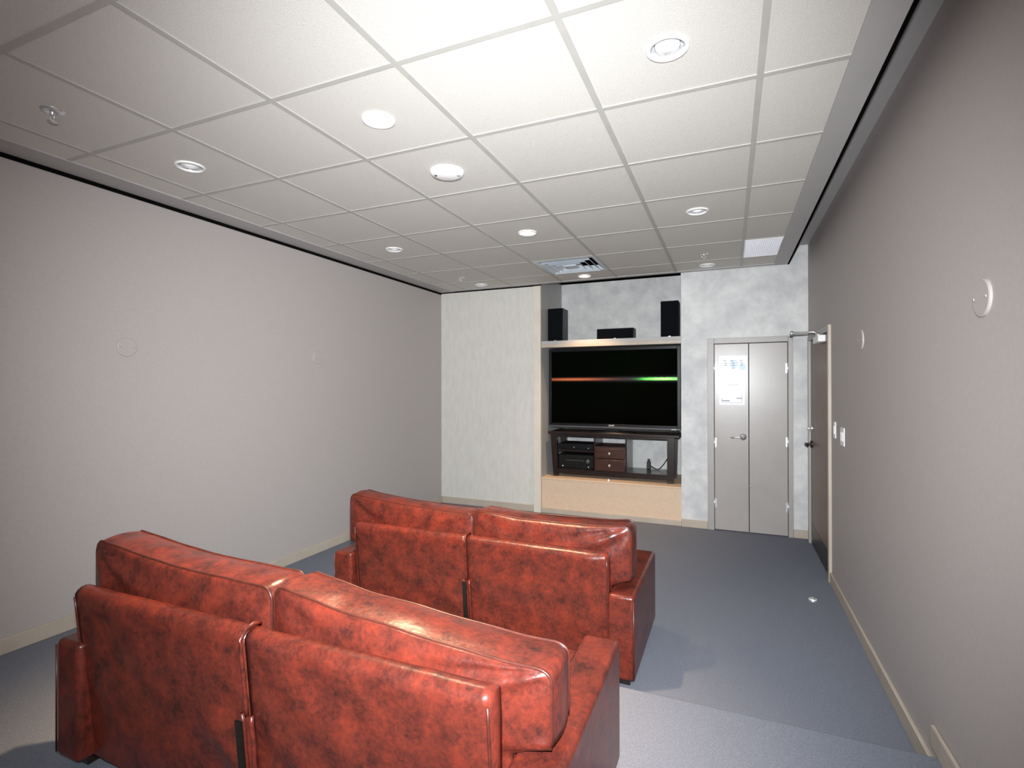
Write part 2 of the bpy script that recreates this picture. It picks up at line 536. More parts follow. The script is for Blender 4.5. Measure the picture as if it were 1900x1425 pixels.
# two paper sheets taped on the left leaf
py = YB - 0.004 - 0.002
p1 = tag(empty('paper_notice', (2.974, py, 1.64)), 'upper white sheet with pale blue rounded print taped on closet door', 'paper')
MB().box(-0.128, 0.128, -0.001, 0.0006, -0.108, 0.110).build('sheet', M['paper'], p1)
MB().lathe([(0.042, -0.0012), (0.042, -0.0016), (0.0, -0.0016)], 28, c=(0.006, 0, 0.03), axis='y', smooth=False).build('print', M['print_blue'], p1)
MB().lathe([(0.034, -0.0012), (0.034, -0.0016), (0.0, -0.0016)], 28, c=(0.084, -0.0006, 0.0), axis='y', smooth=False).build('print', M['print_blue'], p1)
for (x, z, w) in ((-0.078, 0.062, .03), (-0.068, 0.037, .03), (-0.068, 0.018, .03), (-0.012, 0.062, .028), (0.0, 0.037, .03), (0.002, 0.015, .034), (0.002, -0.012, .026), (0.072, 0.062, .02), (0.078, 0.04, .02), (0.078, 0.018, .022)):
    MB().box(x - w / 2, x + w / 2, -0.0030, -0.0024, z - 0.004, z + 0.004).build('print', M['print_grey'], p1)
p2 = tag(empty('paper_notice', (2.962, py, 1.388)), 'lower white sheet with thin grey line drawing on closet door', 'paper')
MB().box(-0.115, 0.115, -0.001, 0.0006, -0.126, 0.126).build('sheet', M['paper'], p2)
for (x0, x1, z0, z1) in ((-0.095, -0.089, -0.10, -0.06), (-0.095, 0.095, -0.108, -0.104), (0.089, 0.094, -0.10, -0.02), (0.04, 0.09, -0.066, -0.056), (-0.04, 0.02, 0.07, 0.074), (0.02, 0.06, 0.075, 0.079), (-0.088, -0.02, -0.092, -0.080)):
    MB().box(x0, x1, -0.0018, -0.0012, z0, z1).build('print', M['print_grey'], p2)

# ------------------------------------------------------------------ brown wooden door in the right wall
d2 = struct(empty('door_2', (XR, 0, 0)), 'brown wood veneer door with closer arm in the right wall', 'door')
JW = 0.045
MB().box(-0.02, 0.11, DY0, DY0 + JW, 0, DZ, 0.003).build('door_frame', M['base'], d2)
MB().box(-0.02, 0.11, DY1 - JW, DY1, 0, DZ, 0.003).build('door_frame', M['framegrey'], d2)
MB().box(-0.02, 0.11, DY0 + JW, DY1 - JW, DZ - 0.045, DZ, 0.003).build('door_frame', M['framegrey'], d2)
leaf = MB().box(0.0, 0.045, DY0 + JW + 0.004, DY1 - JW - 0.004, 0.008, DZ - 0.05, 0.002).build('door_leaf', M['doorwood'], d2)
MB().box(-0.002, -0.0002, DY0 + JW + 0.02, DY1 - JW - 0.02, 0.012, 0.19).build('foot_band', M['darkmetal'], leaf)  # dark band across the foot of the leaf
hm2 = None
for z in (0.20, 0.90, 1.61):
    if hm2 is None:
        hb = MB().lathe([(0.0, 0), (0.008, 0), (0.008, 0.115), (0.0, 0.115)], 12).box(-0.001, 0.003, -0.012, 0.034, 0.003, 0.112)
        hm2 = hb.build('hinge', M['chrome'], d2, (-0.006, DY0 + JW + 0.004, z)).data
    else:
        link_mesh('hinge', hm2, d2, (-0.006, DY0 + JW + 0.004, z))
yh = DY1 - JW - 0.075
lv = MB().lathe([(0.0, -0.014), (0.030, -0.014), (0.034, -0.004), (0.034, 0)], 24, axis='x').lathe([(0.0, -0.06), (0.012, -0.06), (0.012, -0.012)], 14, axis='x')
lv.tube([(-0.052, 0, 0), (-0.055, -0.03, 0), (-0.055, -0.08, -0.002), (-0.048, -0.115, -0.006)], 0.0085, 10)
lv.build('lever_handle', M['darkmetal'], leaf, (0, yh, 0.92))
db = MB().lathe([(0.0, -0.020), (0.024, -0.020), (0.030, -0.006), (0.030, 0)], 24, axis='x').box(-0.04, -0.018, -0.016, 0.016, -0.005, 0.005, 0.002)
db.build('deadbolt', M['chrome'], leaf, (0, yh, 1.065))
cl = MB().box(-0.055, 0, -0.14, 0.13, -0.028, 0.028, 0.008)
cl.build('door_closer', M['white'], leaf, (0, 3.80, 1.822))
ca = MB().lathe([(0.0, 0.024), (0.017, 0.024), (0.017, -0.002), (0.0, -0.002)], 16, c=(-0.03, 3.84, 1.853))
ca.tube([(-0.03, 3.84, 1.870), (-0.06, 3.845, 1.888), (-0.215, 3.86, 1.884)], 0.0075, 8)
ca.tube([(-0.215, 3.86, 1.892), (-0.10, 3.99, 1.898), (-0.012, 4.08, 1.888)], 0.006, 8)
ca.lathe([(0.0, 0.016), (0.012, 0.016), (0.012, -0.018), (0.0, -0.018)], 14, c=(-0.215, 3.86, 1.886))
ca.build('closer_arm', M['chrome'], d2)

# light switches
for (y, z, w, hh, lab) in ((3.30, 1.138, 0.035, 0.058, 'narrow white switch plate touching the brown door jamb'), (3.03, 1.115, 0.058, 0.060, 'wider white double switch plate right of the narrow one')):
    s = tag(empty('light_switch', (XR, y, z)), lab, 'light switch')
    MB().box(-0.006, 0, -w, w, -hh, hh, 0.002).build('plate', M['white'], s)
    for k in ((0,) if w < 0.04 else (-0.023, 0.023)):
        MB().box(-0.011, -0.006, k - 0.012, k + 0.012, -0.03, 0.03, 0.002).build('rocker', M['lampoff'], s)

# round blank plates on the walls
cov = MB().lathe([(0.0, 0.008), (0.053, 0.008), (0.0565, 0.006), (0.057, 0.0)], 48, axis='x', smooth=False)
scr = MB().lathe([(0.0, 0.012), (0.004, 0.0115), (0.005, 0.009)], 10, axis='x')
cm = sm = None
for (x, y, z, rz, lab) in ((XR, 0.985, 1.712, math.pi, 'round taupe cover plate on right wall nearest the camera'), (XR, 2.50, 1.712, math.pi, 'round taupe cover plate on right wall near the switches'),
                           (XL, 0.982, 1.690, 0, 'round taupe cover plate on left wall nearest the camera'), (XL, 2.53, 1.705, 0, 'round taupe cover plate farther along the left wall')):
    e = tag(empty('cover_plate', (x, y, z), rz), lab, 'cover plate', 'round cover plates on the side walls')
    if cm is None:
        cm = cov.build('plate', M['wall'], e).data
        sm = scr.build('screw', M['wall'], e, (0, 0.04, 0)).data
        link_mesh('screw', sm, e, (0, -0.04, 0))
    else:
        link_mesh('plate', cm, e)
        link_mesh('screw', sm, e, (0, 0.04, 0))
        link_mesh('screw', sm, e, (0, -0.04, 0))

# floor door stop
ds = tag(empty('door_stopper', (3.453, 3.038, 0)), 'small chrome dome door stop on the carpet by the right wall', 'door stop')
MB().lathe([(0.024, 0), (0.024, 0.006), (0.018, 0.018), (0.008, 0.025), (0, 0.026)], 20).build('dome', M['chrome'], ds)
MB().lathe([(0.0245, 0.010), (0.026, 0.013), (0.0225, 0.016)], 20).build('rubber_ring', M['lampoff'], ds)

# ------------------------------------------------------------------ ceiling fittings
DL = {}


def downlight(x, y, lit, label):
    e = tag(empty('recessed_downlight', (x, y, ZC + 0.004)), label, 'ceiling light', 'recessed downlights in the tiled ceiling')
    if not DL:
        DL['ring'] = MB().lathe([(0.057, 0.012), (0.057, -0.002), (0.061, -0.009), (0.071, -0.007), (0.0735, -0.001), (0.072, 0.0)], 40).build('trim_ring', M['white'], e).data
        DL['refl'] = MB().lathe([(0.057, 0.0), (0.050, 0.020), (0.044, 0.055), (0.0, 0.056)], 36).build('reflector', M['reflector'], e).data
        DL['gimbal'] = MB().lathe([(0.030, 0.004), (0.036, -0.004), (0.042, 0.004), (0.042, 0.014)], 32).build('gimbal_ring', M['white'], e).data
        DL['lamp'] = MB().lathe([(0.035, 0.012), (0.032, -0.002), (0.020, -0.010), (0.0, -0.013)], 28).build('lamp', M['lampoff'], e).data
        DL['lamp_on'] = DL['lamp'].copy()
        DL['lamp_on'].materials.clear()
        DL['lamp_on'].materials.append(M['lampon'])
        if lit:
            e.children[-1].data = DL['lamp_on']
    else:
        link_mesh('trim_ring', DL['ring'], e)
        link_mesh('reflector', DL['refl'], e)
        link_mesh('gimbal_ring', DL['gimbal'], e)
        link_mesh('lamp', DL['lamp_on' if lit else 'lamp'], e)
    if lit:
        lamp('downlight_beam', 'SPOT', (0, 0, -0.03), lit, (1.0, 0.70, 0.42), radius=0.035, size=math.radians(76), blend=1.0, parent=e)
    return e


downlight(LX[0], LY[0], 0, 'unlit white downlight near the left wall, closest to the camera')
downlight(LX[1], LY[0], 330, 'glowing downlight above the nearer loveseat')
downlight(LX[2], LY[0], 0, 'large-looking unlit white downlight near the right soffit, closest to the camera')
downlight(LX[0], LY[1], 0, 'unlit downlight near the left wall, in the middle row')
downlight(LX[1], LY[1], 40, 'glowing downlight in the middle of the ceiling, before the air diffuser')
downlight(LX[2], LY[1], 0, 'unlit downlight near the right soffit, in the middle row')
downlight(LX[0], LY[2], 0, 'small unlit downlight by the cream end wall')
downlight(LX[1], LY[2], 70, 'glowing downlight just before the television niche')
downlight(LX[2], LY[2], 0, 'unlit downlight above the closet door')

sd = tag(empty('smoke_detector', (1.525, 1.49, ZC + 0.004)), 'flat round white smoke detector between the two nearer glowing downlights', 'smoke detector')
MB().lathe([(0.092, 0), (0.092, -0.010), (0.084, -0.020), (0.05, -0.028), (0.0, -0.030)], 48).build('body', M['white'], sd)
MB().lathe([(0.0, -0.0012), (0.007, -0.0012), (0.007, 0)], 16, c=(-0.050, -0.035, -0.0275)).build('sensor_eye', M['elec'], sd)
MB().box(-0.010, 0.010, -0.003, 0.003, -0.0012, 0.0008).build('slot', M['tvrim'], sd, (0.058, 0.018, -0.0255), (0, 0, 0.6))

for (x, y, lab) in ((0.302, 0.293, 'chrome fire sprinkler near the left wall, closest to the camera'), (0.285, 3.92, 'chrome fire sprinkler by the left corner of the end wall'), (2.735, 3.90, 'chrome fire sprinkler beside the white ceiling panel')):
    e = tag(empty('fire_sprinkler', (x, y, ZC + 0.004)), lab, 'sprinkler', 'fire sprinklers in the ceiling')
    MB().lathe([(0.042, 0), (0.040, -0.004), (0.020, -0.010), (0.014, -0.003), (0.0, -0.003)], 28).build('escutcheon', M['chrome'], e)
    MB().lathe([(0.009, 0), (0.009, -0.018), (0.006, -0.020), (0, -0.020)], 14).tube([(0.009, 0, -0.016), (0.015, 0, -0.028), (0.004, 0, -0.046)], 0.0025, 6).tube([(-0.009, 0, -0.016), (-0.015, 0, -0.028), (-0.004, 0, -0.046)], 0.0025, 6).build('frame', M['chrome'], e)
    MB().lathe([(0, -0.044), (0.017, -0.046), (0.017, -0.048), (0, -0.049)], 20).build('deflector', M['chrome'], e)

vx, vy = 2.5 * TX, 6.5 * TY
ve = tag(empty('air_diffuser', (vx, vy, ZC + 0.004)), 'square pale metal air diffuser with nested louvers in ceiling', 'air vent')


def sq_ring(prof, asp=TY / TX):
    vs, fs = [], []
    n = len(prof)
    for (sx, sy) in ((-1, -1), (1, -1), (1, 1), (-1, 1)):
        for (h, z) in prof:
            vs.append((sx * h, sy * h * asp, z))
    for i in range(4):
        j = (i + 1) % 4
        for k in range(n - 1):
            fs.append((i * n + k, j * n + k, j * n + k + 1, i * n + k + 1))
    return MB().add(vs, fs)


sq_ring([(0.300, 0.004), (0.300, -0.004), (0.270, -0.006), (0.255, 0.004), (0.255, 0.05)]).build('frame', M['vent'], ve)
for h in (0.243, 0.183, 0.123):
    sq_ring([(h, -0.016), (h - 0.003, -0.019), (h - 0.036, 0.020), (h - 0.034, 0.023), (h, -0.016)]).build('louver', M['vent'], ve)
sq_ring([(0.066, 0.0), (0.062, -0.016), (0.03, -0.018), (0.0, -0.018)]).build('center_plate', M['vent'], ve)
MB().box(-0.26, 0.26, -0.25, 0.25, 0.045, 0.05).build('backing', M['black'], ve)

wp = tag(empty('ceiling_panel', ((5 * TX + CX_IN1) / 2, 6.5 * TY, ZC + 0.002)), 'bright white oblong grille panel in the ceiling corner above the closet', 'ceiling panel')
hx, hy = (CX_IN1 - 5 * TX) / 2, TY / 2 - 0.006
eg = MB()
k = 0
while -hy + 0.012 + k * 0.0145 < hy - 0.006:
    y = -hy + 0.012 + k * 0.0145
    eg.box(-hx + 0.012, hx - 0.016, y - 0.0008, y + 0.0008, -0.004, 0.010)
    k += 1
k = 0
while -hx + 0.020 + k * 0.0145 < hx - 0.016:
    x = -hx + 0.020 + k * 0.0145
    eg.box(x - 0.0008, x + 0.0008, -hy + 0.004, hy - 0.004, -0.004, 0.010)
    k += 1
eg.build('eggcrate_core', M['offwhite'], wp)['kind'] = 'stuff'
for (a, b, c, d) in ((-hx + 0.006, -hx + 0.014, -hy, hy), (hx - 0.020, hx - 0.012, -hy, hy), (-hx + 0.014, hx - 0.020, -hy, -hy + 0.008), (-hx + 0.014, hx - 0.020, hy - 0.008, hy)):
    MB().box(a, b, c, d, -0.006, 0.010, 0.001).build('edge_strip', M['white'], wp)
MB().box(-hx + 0.01, hx - 0.014, -hy, hy, 0.028, 0.034).build('backing', M['offwhite'], wp)

# ------------------------------------------------------------------ niche: plinth and shelf
LZ = 0.405
pl = tag(empty('niche_plinth', (0, YB, 0)), 'tan built-in plinth filling the bottom of the television niche', 'plinth')
MB().box(NX0 + 0.001, NX1 - 0.001, 0.012, NYB - YB - 0.001, 0, LZ - 0.018).build('body', M['plinth'], pl)
MB().box(NX0 + 0.001, NX1 - 0.001, -0.006, NYB - YB - 0.001, LZ - 0.018, LZ, 0.003).build('ledge', M['plinth'], pl)
MB().box(NX0 + 0.001, NX1 - 0.001, 0.0, 0.012, 0, 0.055, 0.003).build('baseboard', M['base'], pl)
SZ0, SZ1 = 1.892, 1.968
sh = tag(empty('niche_shelf', (0, YB, SZ0)), 'thick grey-beige shelf across the niche carrying three speakers', 'shelf')
MB().box(NX0 + 0.001, NX1 - 0.001, 0.02, 0.56, 0.012, SZ1 - SZ0, 0.002).build('board', M['taupe'], sh)
MB().box(NX0 + 0.001, NX1 - 0.001, 0.004, 0.02, 0.0, (SZ1 - SZ0) * 0.52, 0.002).build('lower_lip', M['base'], sh)
MB().box(NX0 + 0.001, NX1 - 0.001, 0.008, 0.02, (SZ1 - SZ0) * 0.52, SZ1 - SZ0, 0.002).build('upper_lip', M['taupe'], sh)


def speaker(x0, x1, y0, y1, z1, label, badge):
    e = tag(empty('loudspeaker', ((x0 + x1) / 2, y0, SZ1)), label, 'speaker', 'speakers on the niche shelf')
    w, d, h = (x1 - x0) / 2, y1 - y0, z1 - SZ1
    MB().box(-w, w, 0.016, d, 0.004, h, 0.004).build('cabinet', M['spkcase'], e)
    MB().box(-w + 0.003, w - 0.003, 0.0, 0.016, 0.007, h - 0.003, 0.004).build('grille', M['grille'], e)
    MB().box(-0.012, 0.012, -0.002, 0.001, 0, 0.008, 0.001).build('badge', M['chrome'], e, (badge, 0, 0.014))
    for sx in (-1, 1):
        for yy in (0.03, d - 0.03):
            MB().lathe([(0.0, 0), (0.008, 0), (0.008, 0.006)], 10).build('foot', M['elec'], e, (sx * (w - 0.02), yy, 0))
    return e


speaker(0.965, 1.150, 4.80, 5.02, 2.365, 'tall black speaker at the left end of the niche shelf', 0.0)
speaker(1.555, 1.965, 4.79, 4.97, 2.098, 'low wide black centre speaker on the niche shelf', 0.0)
speaker(2.255, 2.440, 4.80, 5.02, 2.370, 'tall black speaker at the right end of the niche shelf', 0.0)

# ------------------------------------------------------------------ television stand
SY = 4.765
st = tag(empty('television_stand', (1.71, SY, LZ)), 'dark espresso wood stand with drawers and open bays under the television', 'tv stand')
cx = 1.71
X = lambda v: v - cx
SD = 0.42
TOPZ = 0.925 - LZ
tp = MB().box(X(0.985), X(2.452), -0.02, SD + 0.01, TOPZ - 0.028, TOPZ, 0.005)
tp.build('top', M['espresso'], st)
MB().box(X(1.02), X(2.40), 0.006, 0.02, TOPZ - 0.05, TOPZ - 0.028).build('apron', M['espresso'], st)


def leg(xt0, xt1, xb0, xb1, y0, y1):
    v = [(X(xb0), y0, 0), (X(xb1), y0, 0), (X(xb1), y1, 0), (X(xb0), y1, 0), (X(xt0), y0, TOPZ - 0.028), (X(xt1), y0, TOPZ - 0.028), (X(xt1), y1, TOPZ - 0.028), (X(xt0), y1, TOPZ - 0.028)]
    f = [(0, 1, 2, 3), (4, 5, 6, 7), (0, 1, 5, 4), (1, 2, 6, 5), (2, 3, 7, 6), (3, 0, 4, 7)]
    return MB().add(v, f).build('leg', M['espresso'], st)


leg(1.01, 1.088, 1.045, 1.098, 0, 0.05)
leg(2.325, 2.400, 2.322, 2.388, 0, 0.05)
leg(1.01, 1.088, 1.045, 1.098, SD - 0.05, SD)
leg(2.325, 2.400, 2.322, 2.388, SD - 0.05, SD)
MB().box(X(1.09), X(2.33), 0.008, 0.024, 0.035, 0.090).build('bottom_rail', M['espresso'], st)
MB().box(X(1.075), X(2.345), 0.024, SD - 0.01, 0.068, 0.088).build('bottom_shelf', M['espresso'], st)
for a in (1.530, 1.885):
    MB().box(X(a) - 0.008, X(a) + 0.008, 0.015, SD - 0.02, 0.088, TOPZ - 0.028).build('divider', M['espresso'], st)
MB().box(X(1.088), X(1.522), 0.02, SD - 0.02, 0.295, 0.310).build('shelf', M['espresso'], st)
MB().box(X(1.538), X(1.877), 0.015, SD - 0.02, 0.352, 0.366).build('shelf', M['drawer'], st)
for (z0, z1) in ((0.235, 0.346), (0.094, 0.220)):
    dr = MB().box(X(1.540), X(1.875), 0.0, 0.018, z0, z1, 0.003).build('drawer', M['drawer'], st)
    MB().box(X(1.540), X(1.875), 0.001, 0.014, z1, z1 + 0.006).build('drawer_rail', M['stripe'] if False else M['drawer'], dr)
    MB().lathe([(0.006, 0.0), (0.006, -0.012), (0.014, -0.018), (0.014, -0.024), (0, -0.028)], 18, c=(X(1.705), 0, (z0 + z1) / 2), axis='y').build('knob', M['chrome'], dr)

# equipment in the left bay
pl1 = tag(empty('disc_player', (1.305, SY + 0.03, LZ + 0.310)), 'slim black disc player on the upper shelf of the stand', 'disc player')
MB().box(-0.205, 0.205, 0.006, 0.30, 0.008, 0.072, 0.003).build('case', M['elec'], pl1)
MB().box(-0.205, 0.205, 0.0, 0.006, 0.010, 0.070, 0.002).build('front_panel', M['tvcase'], pl1)
MB().lathe([(0, -0.004), (0.006, -0.004), (0.006, 0)], 12, c=(-0.02, 0, 0.03), axis='y').build('button', M['chrome'], pl1)
MB().lathe([(0, -0.004), (0.006, -0.004), (0.006, 0)], 12, c=(0.15, 0, 0.025), axis='y').build('button', M['chrome'], pl1)
MB().box(-0.19, 0.19, 0.03, 0.27, 0, 0.008).build('foot', M['elec'], pl1)
av = tag(empty('av_receiver', (1.305, SY + 0.03, LZ + 0.088)), 'bulky black audio receiver with dials in the stand lower bay', 'receiver')
MB().box(-0.205, 0.205, 0.008, 0.34, 0.012, 0.168, 0.003).build('case', M['elec'], av)
MB().box(-0.205, 0.205, 0.0, 0.008, 0.014, 0.166, 0.002).build('front_panel', M['elec'], av)
MB().box(-0.12, 0.10, -0.001, 0.001, 0.098, 0.104).build('display', M['tvrim'], av)
MB().lathe([(0, -0.022), (0.020, -0.022), (0.023, 0.0)], 24, c=(0.145, 0, 0.095), axis='y').build('dial', M['tvrim'], av)
for x in (-0.155, 0.15):
    MB().lathe([(0, -0.006), (0.008, -0.006), (0.009, 0)], 14, c=(x, 0, 0.032), axis='y').build('button', M['chrome'], av)
for x in (-0.09, -0.04, 0.01, 0.06):
    MB().lathe([(0, -0.008), (0.010, -0.008), (0.011, 0)], 14, c=(x, 0, 0.062), axis='y').build('dial', M['tvcase'], av)
MB().box(-0.18, 0.18, 0.03, 0.30, 0, 0.012).build('foot', M['elec'], av)

# power adapter on the niche wall with its cable
pa = tag(empty('power_adapter', (2.08, NYB - 0.11, LZ + 0.088)), 'black plug adapter with trailing cable in the open bay of the stand', 'adapter')
MB().box(-0.022, 0.022, -0.02, 0.02, 0.0, 0.085, 0.006).box(-0.014, 0.014, -0.014, 0.014, 0.08, 0.115, 0.004).build('plug', M['cable'], pa)
MB().tube([(0.01, 0, 0.04), (0.04, 0.0, 0.025), (0.07, -0.02, 0.012), (0.10, -0.03, 0.006), (0.13, -0.02, 0.02), (0.17, 0.02, 0.07), (0.20, 0.05, 0.12)], 0.005, 8).build('cable', M['cable'], pa)
pa.location = (2.08, SY + 0.37, LZ + 0.088)
ir = tag(empty('infrared_eye', (1.712, YB + 0.05, LZ)), 'tiny white dome standing on the plinth ledge below the drawers', 'sensor')
MB().lathe([(0.012, 0), (0.012, 0.008), (0.008, 0.018), (0, 0.022)], 16).build('dome', M['white'], ir)

# ------------------------------------------------------------------ television
TVY = 4.85
TX0, TX1, TZ0, TZ1 = 0.962, 2.455, 0.968, 1.888
tv = tag(empty('television', ((TX0 + TX1) / 2, TVY, LZ + TOPZ)), 'large black flat television on the espresso stand', 'television')
ox, oz = (TX0 + TX1) / 2, LZ + TOPZ
hw = (TX1 - TX0) / 2
z0, z1 = TZ0 - oz, TZ1 - oz
MB().box(-hw, hw, 0.012, 0.055, z0, z1, 0.006).build('back_case', M['tvcase'], tv)
MB().box(-hw + 0.2, hw - 0.2, 0.055, 0.10, z0 + 0.05, z1 - 0.2, 0.015).build('rear_housing', M['tvcase'], tv)
bz = 0.034
MB().box(-hw, -hw + bz, 0, 0.014, z0, z1, 0.003).build('bezel', M['tvcase'], tv)
MB().box(hw - bz, hw, 0, 0.014, z0, z1, 0.003).build('bezel', M['tvcase'], tv)
MB().box(-hw + bz, hw - bz, 0, 0.014, z1 - bz, z1, 0.003).build('bezel', M['tvcase'], tv)
MB().box(-hw + bz, hw - bz, 0, 0.014, z0 + 0.022, z0 + 0.050, 0.003).build('bezel', M['tvcase'], tv)
MB().box(-hw, hw, -0.004, 0.012, z0, z0 + 0.022, 0.003).build('lower_strip', M['tvrim'], tv)
sc = MB().add([(-hw + bz, 0.008, z0 + 0.05), (hw - bz, 0.008, z0 + 0.05), (hw - bz, 0.008, z1 - bz), (-hw + bz, 0.008, z1 - bz)], [(0, 1, 2, 3)])
so = sc.build('screen', M['screen'], tv)
uvl = so.data.uv_layers.new(name='UVMap')
for lp in so.data.loops:
    c = so.data.vertices[lp.vertex_index].co
    uvl.data[lp.index].uv = ((c.x + hw) / (2 * hw), (c.z - z0) / (z1 - z0))
MB().lathe([(0.0, 0.012), (0.10, 0.012), (0.16, 0.004), (0.16, 0.0), (0, 0)], 40).build('foot', M['tvcase'], tv, (0, 0.04, 0)).scale = (1.75, 0.9, 1)
MB().box(-0.08, 0.08, 0.03, 0.06, 0.008, z0 + 0.03).build('neck', M['tvcase'], tv)


def text(body, size, mt, parent, loc, name='lettering'):
    cu = bpy.data.curves.new(name, 'FONT')
    cu.body = body
    cu.size = size
    cu.align_x = 'CENTER'
    cu.extrude = 0.0006
    o = bpy.data.objects.new(name, cu)
    me = bpy.data.meshes.new_from_object(o)
    me.materials.clear()
    me.materials.append(mt)
    bpy.data.objects.remove(o)
    return link_mesh(name, me, parent, loc, (math.pi / 2, 0, 0))


text('SHARP', 0.022, M['white'], tv, (0.0, -0.0012, z0 + 0.028))
text('AQUOS', 0.014, M['chrome'], tv, (hw - 0.07, -0.0048, z0 + 0.006))

# ------------------------------------------------------------------ leather loveseats
SW, SDP = 0.905, 0.75
PW = 0.775


def nzv(x, y, z, s):
    return noise.noise(Vector((x * s, y * s, z * s)))


def cushion_mesh(x0, x1, z0, z1, y0, th, seed, notch_side, lin_=0.0, lift=0.0, crown=0.035):
    """box cushion standing on edge; rear face at y0, front at y0+th. notch_side +1/-1: outer side overlapping the arm."""
    NU, NV = 44, 26
    zn = 0.475       # underside over the arm
    inner = 0.10     # how far it overhangs the arm

    def outline(u, v):
        z = z0 + (z1 - z0) * v
        a, b = x0, x1
        k = min(1, max(0, (z - zn + 0.012) / 0.024))
        k = k * k * (3 - 2 * k)
        if notch_side > 0:
            b = x1 - inner * (1 - k)
        else:
            a = x0 + inner * (1 - k)
        # rounded corners at the top
        rc = 0.05
        dz = z1 - z
        if dz < rc:
            s = rc - math.sqrt(max(0, rc * rc - (rc - dz) ** 2))
            a += s * 0.75
            b -= s * 0.75
        x = a + (b - a) * u
        t = (x - x0) / (x1 - x0)
        w = abs(t * 2 - 1)
        sag = -0.016 * (1 - w ** 2) * v ** 3
        ul = (t if notch_side > 0 else 1 - t)
        z += sag + (lin_ * (1 - ul) + lift * ul) * v ** 2 + 0.006 * nzv(x, seed, 0, 6.0) * v ** 4
        return x, z

    def easing(q):
        return 0.5 - 0.5 * math.cos(math.pi * q)
    vs, fs = [], []
    rear, front = [], []
    for side in (0, 1):
        for j in range(NV + 1):
            for i in range(NU + 1):
                u, v = easing(i / NU), easing(j / NV)
                x, z = outline(u, v)
                pu, pv = 1 - abs(2 * u - 1) ** 3.2, 1 - abs(2 * v - 1) ** 3.2
                c = crown * max(0, pu * pv) ** 0.55
                top = max(0, (v - 0.55) / 0.45)
                edge = min(1, 6 * min(u, 1 - u, v, 1 - v))
                wr = 0.0085 * nzv(x * 4.5, seed, z * 1.1, 8.0) * (0.35 + top) * edge
                corner = max(0, 1 - math.hypot((u - (1 if notch_side > 0 else 0)) * 2.2, (v - 1) * 1.4))
                wr += 0.020 * corner * math.sin(math.atan2(1.02 - v, abs(u - (1 if notch_side > 0 else 0)) + 0.05) * 11 + seed) * edge
                corner2 = max(0, 1 - math.hypot((u - (0 if notch_side > 0 else 1)) * 2.6, (v - 1) * 1.6))
                wr += 0.012 * corner2 * math.sin(math.atan2(1.02 - v, abs(u - (0 if notch_side > 0 else 1)) + 0.05) * 9 + seed * 2) * edge
                d = c + wr
                y = (y0 - d) if side == 0 else (y0 + th + d)
                (rear if side == 0 else front).append(len(vs))
                vs.append((x, y, z))
    W = NU + 1
    for grid, flip in ((rear, 0), (front, 1)):
        for j in range(NV):
            for i in range(NU):
                fs.append((grid[j * W + i], grid[j * W + i + 1], grid[(j + 1) * W + i + 1], grid[(j + 1) * W + i]))
    loop = [j * W for j in range(NV, 0, -1)] if False else []
    ring = [i for i in range(NU)] + [j * W + NU for j in range(NV)] + [NV * W + i for i in range(NU, 0, -1)] + [j * W for j in range(NV, 0, -1)]
    K = 6
    prev = [rear[k] for k in ring]
    ctr = Vector(((x0 + x1) / 2, 0, (z0 + z1) / 2))
    for m in range(1, K + 1):
        if m < K:
            cur = []
            for k in ring:
                p = Vector(vs[rear[k]])
                q = Vector(vs[front[k]])
                t = m / K
                w = p.lerp(q, t)
                d = Vector((p.x, 0, p.z)) - ctr
                out = Vector((math.copysign(max(0, abs(d.x) - (x1 - x0) / 2 + 0.12), d.x), 0, math.copysign(max(0, abs(d.z) - (z1 - z0) / 2 + 0.12), d.z)))
                if out.length > 1e-6:
                    out.normalize()
                bul = math.sin(math.pi * t)
                w += out * (0.010 * bul + 0.006 * bul * nzv(p.x * 3, seed + 3, p.z * 3, 6.0))
                cur.append(len(vs))
                vs.append(tuple(w))
        else:
            cur = [front[k] for k in ring]
        n = len(ring)
        for a in range(n):
            b = (a + 1) % n
            fs.append((prev[a], prev[b], cur[b], cur[a]))
        prev = cur
    mb = MB().add(vs, fs, True)
    return mb, [vs[rear[k]] for k in ring], [vs[front[k]] for k in ring]


def panel_mesh(x0, x1, seed):
    """half of the outside back: a leaning slab with rounded top and soft folds"""
    NU, NP = 34, 0
    zt, zb = 0.64, 0.05
    prof = []
    n = 22
    for k in range(n + 1):                 # rear face going up
        z = zb + (zt - 0.035 - zb) * k / n
        prof.append((0.055 - 0.055 * (z / zt) ** 1.2, z, 1.0))
    for k in range(1, 8):                  # rounded top
        a = math.pi * k / 8
        prof.append((0.035 - 0.035 * math.cos(a), zt - 0.035 + 0.035 * math.sin(a), 0.4))
    for z in (0.55, 0.42, 0.30):
        prof.append((0.075, z, 0.0))
    vs, fs = [], []
    P = len(prof)
    for i in range(NU + 1):
        x = x0 + (x1 - x0) * i / NU
        u = i / NU
        eu = min(1, 8 * min(u, 1 - u))
        for (y, z, w) in prof:
            d = 0.010 * nzv(x * 1.3 + z * 1.2, seed, z * 0.8, 4.5) + 0.004 * nzv(x, seed, z, 14)
            inn = (1 - abs(u - (1 if x1 <= 0.01 else 0))) ** 6
            d += 0.010 * inn * math.sin((x * 0.8 + z) * 26 + seed)
            ez = min(1, max(0, (z - zb) * 8))
            vs.append((x, y - w * (d * eu * ez) - w * 0.006 * eu, z))
    for i in range(NU):
        for k in range(P - 1):
            fs.append((i * P + k, (i + 1) * P + k, (i + 1) * P + k + 1, i * P + k + 1))
    fs.append(tuple(range(P)))
    fs.append(tuple(NU * P + k for k in range(P)))
    return MB().add(vs, fs, True)


